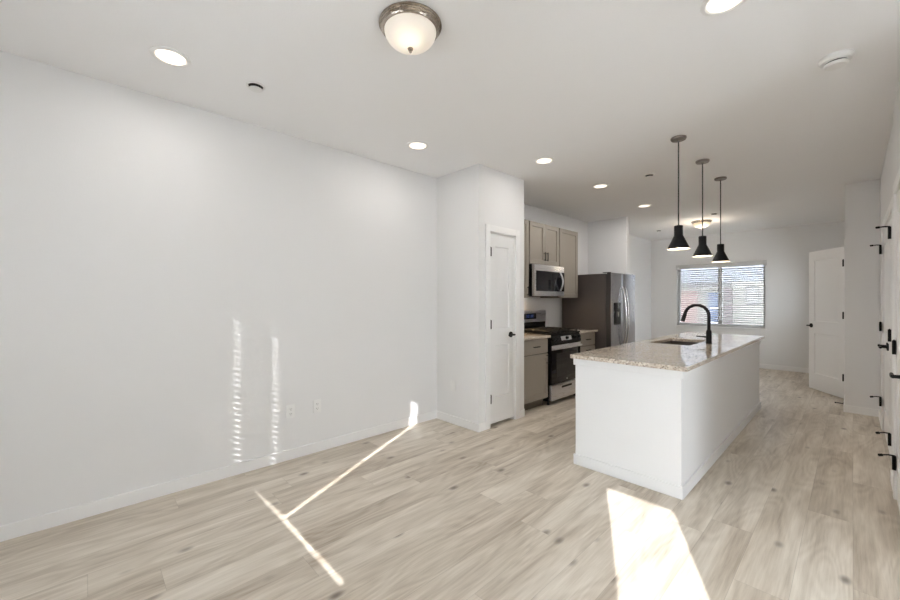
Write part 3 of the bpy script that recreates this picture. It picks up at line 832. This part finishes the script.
# ------------------------------------------------------------------ wall cabinets, microwave
UX = -2.96
def wall_cab(label, y0, y1, z0, z1, doors):
    c = thing('wall_cabinet', label, 'cabinet', (-3.12, (y0+y1)/2, z0))
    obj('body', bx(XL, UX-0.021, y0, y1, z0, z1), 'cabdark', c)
    for a0, a1, hy, hz in doors:
        f_ = front('door', c, UX, a0, a1, z0+0.006, z1-0.006, m=0.058)
        if hy: pull(f_, UX, hy, hz, True)
wall_cab('tall taupe wall cabinet beside the pantry, left of the microwave', 3.71, 4.268, 1.38, 2.41, [(3.716, 4.262, 4.225, 1.47)])
wall_cab('short two-door taupe wall cabinet directly above the microwave', 4.275, 5.028, 1.835, 2.41, [(4.285, 4.649, 4.62, 1.95), (4.655, 5.018, 4.685, 1.95)])
wall_cab('tall taupe wall cabinet right of the microwave, beside the refrigerator', 5.036, 5.585, 1.38, 2.41, [(5.046, 5.575, None, None)])
mw = thing('microwave', 'stainless over-the-range microwave with black glass door', 'microwave', (-3.09, 4.655, 1.40))
MX = -2.885; my0, my1, mz0, mz1 = 4.285, 5.028, 1.405, 1.826
obj('body', bx(XL+0.002, MX-0.045, my0, my1, mz0, mz1), 'enamel', mw)
mf = obj('front_frame', bx(MX-0.043, MX, my0, my1, mz0, mz1, 0.006), 'steel', mw)
md_ = obj('door', bx(MX+0.0002, MX+0.010, my0+0.035, my1-0.012, mz0+0.065, mz1-0.085, 0.003), 'blackglass', mw)
b = bmesh.new(); pts = []
for i in range(13):
    u = i/12; pts.append((MX+0.018+0.040*math.sin(PI*u), 4.90, mz0+0.075+0.255*u))
add_tube(b, pts, 0.011, 12); obj('handle', b, 'steel', mw)
obj('control_strip', bx(MX+0.0002, MX+0.012, 4.925, my1-0.010, mz0+0.065, mz1-0.085, 0.002), 'enamel', mw)
obj('vent_grille', bx(XL+0.06, MX-0.06, my0+0.06, my1-0.06, mz0-0.008, mz0+0.002), 'slot', mw)
lt = obj('cooktop_lamp', bx(-3.24, -3.16, 4.30, 4.38, mz0-0.010, mz0-0.002), 'bulb', mw)
la = bpy.data.lights.new('cooktop_lamp_light', 'AREA'); la.energy = 2.5; la.size = 0.08; la.color = (1.0, 0.66, 0.32)
lo_ = bpy.data.objects.new('cooktop_lamp_light', la); COL.objects.link(lo_); lo_.parent = mw; lo_.location = chain(mw).inverted() @ Vector((-3.20, 4.34, mz0-0.014))

# ------------------------------------------------------------------ refrigerator
fy0, fy1, FX = 5.615, 6.525, -2.45
fr = thing('refrigerator', 'tall stainless side-by-side refrigerator with dark sides at end of the cabinets', 'refrigerator', (-2.87, 6.07, 0))
obj('body', bx(-3.26, FX-0.085, fy0, fy1, 0.02, 1.745, 0.005), 'fridgeside', fr)
obj('gasket', bx(FX-0.0845, FX-0.070, fy0+0.012, fy1-0.012, 0.05, 1.735), 'gasket', fr)
def fdoor(y0, y1):
    b = bmesh.new(); n = 10; prof = []
    for i in range(n+1):
        u = i/n; yy = y0+(y1-y0)*u
        e1 = min((yy-fy0)/0.05, 1); e2 = min((fy1-yy)/0.05, 1)
        e3 = min(abs(yy-y0)/0.012, abs(y1-yy)/0.012, 1)
        prof.append((yy, FX + 0.012*math.sin(PI*(yy-fy0)/(fy1-fy0)) - 0.006*(1-e3)))
    prof = [(y0, FX-0.014)] + prof + [(y1, FX-0.014)]
    lo = [b.verts.new((x, y, 0.06)) for y, x in prof]; hi = [b.verts.new((x, y, 1.755)) for y, x in prof]
    m_ = len(prof)
    for i in range(m_):
        f_ = b.faces.new([lo[i], lo[(i+1) % m_], hi[(i+1) % m_], hi[i]])
    b.faces.new(lo); b.faces.new(hi)
    return b
split = 6.005
dl = obj('freezer_door', bx(FX-0.069, FX-0.0141, fy0+0.003, split-0.003, 0.06, 1.755), 'gasket', fr)
dr_ = obj('fridge_door', bx(FX-0.069, FX-0.0141, split+0.003, fy1-0.003, 0.06, 1.755), 'gasket', fr)
obj('door_skin', fdoor(fy0+0.003, split-0.003), 'steelv', dl); obj('door_skin', fdoor(split+0.003, fy1-0.003), 'steelv', dr_)
for par, yy in ((dl, split-0.045), (dr_, split+0.045)):
    b = bmesh.new(); pts = []
    for i in range(17):
        u = i/16; pts.append((FX+0.022+0.055*math.sin(PI*u)**0.7, yy, 0.62+0.93*u))
    add_tube(b, pts, 0.0125, 12); obj('handle', b, 'chrome', par)
ds = obj('dispenser', bx(FX-0.01, FX+0.016, 5.705, 5.915, 0.98, 1.31, 0.004), 'blackglass', dl)
obj('dispenser_cavity', bx(FX+0.0155, FX+0.0175, 5.725, 5.895, 1.00, 1.18, 0.0005, 1), 'slot', ds)
obj('dispenser_paddle', bx(FX+0.0175, FX+0.022, 5.79, 5.83, 1.10, 1.17, 0.001, 1), 'chrome', ds)
b = bmesh.new(); add_lathe(b, [(0.016, 0), (0.016, 0.002), (0, 0.003)], 20, (FX+0.004, 6.44, 1.67), 'X'); obj('badge', b, 'chrome', dr_)
obj('base_grille', bx(-2.60, FX-0.03, fy0+0.02, fy1-0.02, 0.0, 0.055), 'gasket', fr)
for a_ in (fy0+0.01, fy1-0.06): obj('hinge_cover', bx(FX-0.14, FX-0.03, a_, a_+0.05, 1.756, 1.766, 0.003), 'gasket', fr)

# ------------------------------------------------------------------ ceiling things
def can(loc, label, energy):
    t_ = thing('recessed_light', label, 'recessed light', (loc[0], loc[1], H), 'recessed ceiling lights')
    b = bmesh.new(); add_lathe(b, [(0.098, 0), (0.098, -0.004), (0.080, -0.009), (0.072, -0.004), (0.070, 0.0)], 40, (loc[0], loc[1], H), cap=False)
    obj('trim_ring', b, 'white', t_)
    b = bmesh.new(); add_lathe(b, [(0, -0.005), (0.072, -0.0045), (0.072, -0.001)], 40, (loc[0], loc[1], H), cap=False); obj('lens', b, 'can', t_)
    l = bpy.data.lights.new('recessed_lamp', 'AREA'); l.shape = 'DISK'; l.size = 0.13; l.energy = energy; l.color = (1.0, 0.95, 0.89)
    lo = bpy.data.objects.new('recessed_lamp', l); COL.objects.link(lo); lo.parent = t_; lo.location = (0, 0, -0.012)
    return t_
CAN_E = 1.8
c0 = can((-2.70, 0.36), 'lit recessed ceiling light nearest the left wall, at the upper left', CAN_E)
for (x, y, lab) in ((-2.71, 2.18, 'lit recessed ceiling light just in front of the pantry block'),
                    (-0.41, 2.16, 'lit recessed ceiling light at the top edge, right of the large flush light'),
                    (-2.13, 3.33, 'lit recessed kitchen ceiling light level with the pantry door'),
                    (-2.13, 4.57, 'lit recessed kitchen ceiling light in front of the microwave cabinets'),
                    (-2.13, 6.00, 'lit recessed kitchen ceiling light in front of the refrigerator, farthest of its row')):
    c_ = dup(c0, (x, y, H), lab)
    if y > 4:                       # kitchen cans given more energy to fill the darker end
        for ch in c_.children:
            if ch.type == 'LIGHT': ch.data = ch.data.copy(); ch.data.energy = 5.5

def flush(loc, label, dome, energy):
    x, y = loc
    t_ = thing('flush_mount_light', label, 'ceiling light', (x, y, H), 'flush mount ceiling lights')
    b = bmesh.new(); add_lathe(b, [(0.155, 0), (0.158, -0.003), (0.158, -0.008), (0.152, -0.011), (0.152, -0.016), (0.147, -0.019), (0.147, -0.024), (0.142, -0.027), (0.138, -0.034), (0.131, -0.036), (0.130, -0.028)], 56, (x, y, H), cap=False)
    obj('rim', b, 'nickel', t_)
    if energy > 3: far_lamp(t_, energy)
    b = bmesh.new(); pr_ = []
    for i in range(13):
        a = PI/2*i/12; pr_.append((0.131*math.cos(a), -0.032-0.088*math.sin(a)))
    add_lathe(b, pr_, 56, (x, y, H), cap=False); obj('glass_dome', b, dome, t_)
    b = bmesh.new(); add_lathe(b, [(0.012, -0.117), (0.015, -0.121), (0.013, -0.127), (0.007, -0.131), (0.009, -0.136), (0.005, -0.142), (0, -0.144)], 20, (x, y, H)); obj('finial', b, 'nickel', t_)
flush((-1.548, 1.198), 'large lit frosted dome light with nickel rim, near the camera', 'dome', 2.0)
flush((-1.85, 7.92), 'small-looking lit dome light on the far ceiling behind the pendants', 'domefar', 5.0)

def sprinkler(loc, label):
    x, y = loc
    t_ = thing('sprinkler_head', label, 'sprinkler', (x, y, H), 'round white fire sprinkler covers')
    b = bmesh.new(); add_lathe(b, [(0.058, 0), (0.058, -0.004), (0.046, -0.007), (0.044, -0.001)], 32, (x, y, H), cap=False); obj('escutcheon', b, 'white', t_)
    b = bmesh.new(); add_lathe(b, [(0.044, -0.001), (0.034, -0.003), (0.034, -0.020)], 24, (x, y, H), cap=False); obj('gap', b, 'slot', t_)
    b = bmesh.new(); add_lathe(b, [(0.040, -0.020), (0.040, -0.023), (0, -0.025)], 32, (x, y, H)); obj('cover_plate', b, 'white', t_)
    return t_
s0 = sprinkler((-2.685, 0.81), 'round sprinkler cover between the left recessed light and flush light')
for x, y, lab in ((-1.57, 4.57, 'small sprinkler cover just left of the nearest pendant canopy'), (-1.55, 7.37, 'small sprinkler cover on the far ceiling by the right pendant cord'), (-2.69, 8.35, 'small sprinkler cover on the far ceiling left of the pendants')):
    dup(s0, (x, y, H), lab)
sd = thing('smoke_detector', 'round white smoke detector with dark slit near the right wall', 'smoke detector', (-0.068, 3.13, H))
x, y = -0.068, 3.13
b = bmesh.new(); add_lathe(b, [(0.075, 0), (0.075, -0.012), (0.066, -0.026), (0.056, -0.030)], 40, (x, y, H)); obj('base', b, 'white', sd)
b = bmesh.new(); add_lathe(b, [(0.048, -0.030), (0.048, -0.038)], 40, (x, y, H)); obj('vent_gap', b, 'slot', sd)
b = bmesh.new(); add_lathe(b, [(0.054, -0.038), (0.054, -0.044), (0.044, -0.052), (0, -0.054)], 40, (x, y, H)); obj('cap', b, 'white', sd)

# pendants
def pendant(x, y, label):
    t_ = thing('pendant_light', label, 'pendant light', (x, y, H), 'black cone pendants over the island')
    b = bmesh.new(); add_lathe(b, [(0.060, 0), (0.060, -0.012), (0.055, -0.020), (0.012, -0.022), (0.010, -0.030), (0, -0.030)], 36, (x, y, H)); obj('canopy', b, 'bronze', t_)
    b = bmesh.new(); add_tube(b, [(x, y, H-0.025), (x, y, 1.98)], 0.0055, 8); obj('cord', b, 'blackmatte', t_)
    b = bmesh.new(); add_lathe(b, [(0, 1.990), (0.030, 1.989), (0.034, 1.985), (0.034, 1.905), (0.0855, 1.790), (0.0845, 1.788)], 44, (x, y, 0), cap=False); sh = obj('shade', b, 'black', t_)
    b = bmesh.new(); add_lathe(b, [(0.0845, 1.788), (0.0830, 1.790), (0.0320, 1.904), (0.0320, 1.975), (0, 1.976)], 44, (x, y, 0), cap=False); obj('shade_lining', b, 'shadewhite', sh)
    b = bmesh.new(); add_lathe(b, [(0, 1.835), (0.018, 1.842), (0.026, 1.862), (0.022, 1.888), (0.013, 1.905), (0.013, 1.94)], 20, (x, y, 0)); obj('bulb', b, 'bulb', t_)
    l = bpy.data.lights.new('pendant_lamp', 'POINT'); l.energy = 1.6; l.shadow_soft_size = 0.02; l.color = (1.0, 0.80, 0.55)
    lo = bpy.data.objects.new('pendant_lamp', l); COL.objects.link(lo); lo.parent = t_; lo.location = (0, 0, 1.825-H)
    return t_
p0 = pendant(-1.035, 3.70, 'black cone pendant, nearest and lowest-looking left one over island')
p0['label'] = 'black cone pendant over the island, leftmost and nearest of three'
dup(p0, (-1.04, 4.485, H), 'black cone pendant over the island, middle of three')
dup(p0, (-1.045, 5.27, H), 'black cone pendant over the island, rightmost and farthest of three')

# ------------------------------------------------------------------ wall plates
def plate_x(label, y, z, name='wall_outlet', duplex=True):
    t_ = thing(name, label, 'wall outlet', (XL, y, z))
    obj('cover_plate', bx(XL, XL+0.006, y-0.035, y+0.035, z-0.057, z+0.057, 0.002, 2), 'white', t_)
    for zz in (z-0.02, z+0.02):
        b = bmesh.new(); add_lathe(b, [(0.0165, 0), (0.0165, 0.0015), (0, 0.0016)], 20, (XL+0.0062, y, zz), 'X'); r_ = obj('receptacle', b, 'white', t_)
        b = bmesh.new(); add_box(b, XL+0.0078, XL+0.0083, y-0.008, y-0.0055, zz-0.002, zz+0.007); add_box(b, XL+0.0078, XL+0.0083, y+0.0055, y+0.008, zz-0.002, zz+0.006)
        add_box(b, XL+0.0078, XL+0.0083, y-0.002, y+0.002, zz-0.010, zz-0.006); obj('slot', b, 'slot', r_)
plate_x('white wall outlet low on the left wall, nearer the camera', 1.267, 0.405)
plate_x('white wall outlet low on the left wall, nearer the pantry', 1.50, 0.407)
t_ = thing('wall_plate', 'small blank white wall plate low on the pantry side wall', 'wall plate', (-3.015, 2.92, 0.41))
obj('cover_plate', bx(-3.050, -2.980, 2.914, 2.92, 0.353, 0.467, 0.002, 2), 'white', t_)
for zz in (0.368, 0.452):
    b = bmesh.new(); add_lathe(b, [(0.003, 0), (0.003, 0.001), (0, 0.001)], 10, (-3.015, 2.9135, zz), 'Y'); obj('screw', b, 'chrome', t_)
# spring door stop on hall baseboard
b = bmesh.new(); add_lathe(b, [(0.014, 0), (0.012, 0.006), (0.005, 0.008)], 16, (0, 0, 0), 'X')
for v in b.verts: v.co.x = -v.co.x
pts = []
for i in range(90):
    a = 2*PI*i/7; pts.append((-0.008-0.062*i/89, 0.005*math.cos(a), 0.005*math.sin(a)))
add_tube(b, pts, 0.0018, 5); add_tube(b, [(-0.068, 0, 0), (-0.082, 0, 0)], 0.0075, 10)
ds_ = obj('door_stop', b, 'black'); ds_.location = (-0.0805, 6.93, 0.045)
tag(ds_, 'black spring door stop on the baseboard before the open door', 'door stop')

# ------------------------------------------------------------------ outside: neighbouring house seen through the far window
NY = 16.0
nb = thing('neighbour_house', 'pale neighbouring house with blue door seen through the far window', 'house', (-3.5, NY, -0.13))
obj('wall', bx(-12, 4, NY, NY+4, -0.13, 1.95), 'stucco', nb)
obj('upper_wall', bx(-12, 4, NY, NY+4, 1.95, 5.2), 'siding', nb)
obj('red_panel', bx(-4.45, -3.86, NY-0.06, NY, -0.13, 1.66), 'brick', nb)
nd = obj('entry_door', bx(-3.52, -3.14, NY-0.05, NY, 0.30, 1.60), 'bluedoor', nb)
for zz in (0.55, 0.80, 1.05, 1.30): obj('door_panel_rail', bx(-3.46, -3.20, NY-0.058, NY-0.05, zz, zz+0.03), 'vinyl', nd)
obj('porch_beam', bx(-4.6, -2.80, NY-0.50, NY-0.36, 1.78, 1.93), 'beam', nb)
obj('porch_post', bx(-2.97, -2.76, NY-0.50, NY-0.36, -0.13, 1.78), 'post', nb)
nw_ = obj('window', bx(-2.46, -2.12, NY-0.03, NY, 1.20, 1.80), 'beam', nb)
obj('pane', bx(-2.43, -2.15, NY-0.035, NY-0.03, 1.23, 1.77), 'roofing', nw_)
b = bmesh.new(); lo = [(-12.3, NY-0.5, 5.2), (4.3, NY-0.5, 5.2), (4.3, NY+4.5, 5.2), (-12.3, NY+4.5, 5.2)]; rd = [(-12.3, NY+2, 6.8), (4.3, NY+2, 6.8)]
v_ = [b.verts.new(c) for c in lo+rd]
for f_ in ((0, 1, 5, 4), (2, 3, 4, 5), (0, 4, 3), (1, 2, 5), (0, 3, 2, 1)): b.faces.new([v_[i] for i in f_])
obj('roof', b, 'roofing', nb)
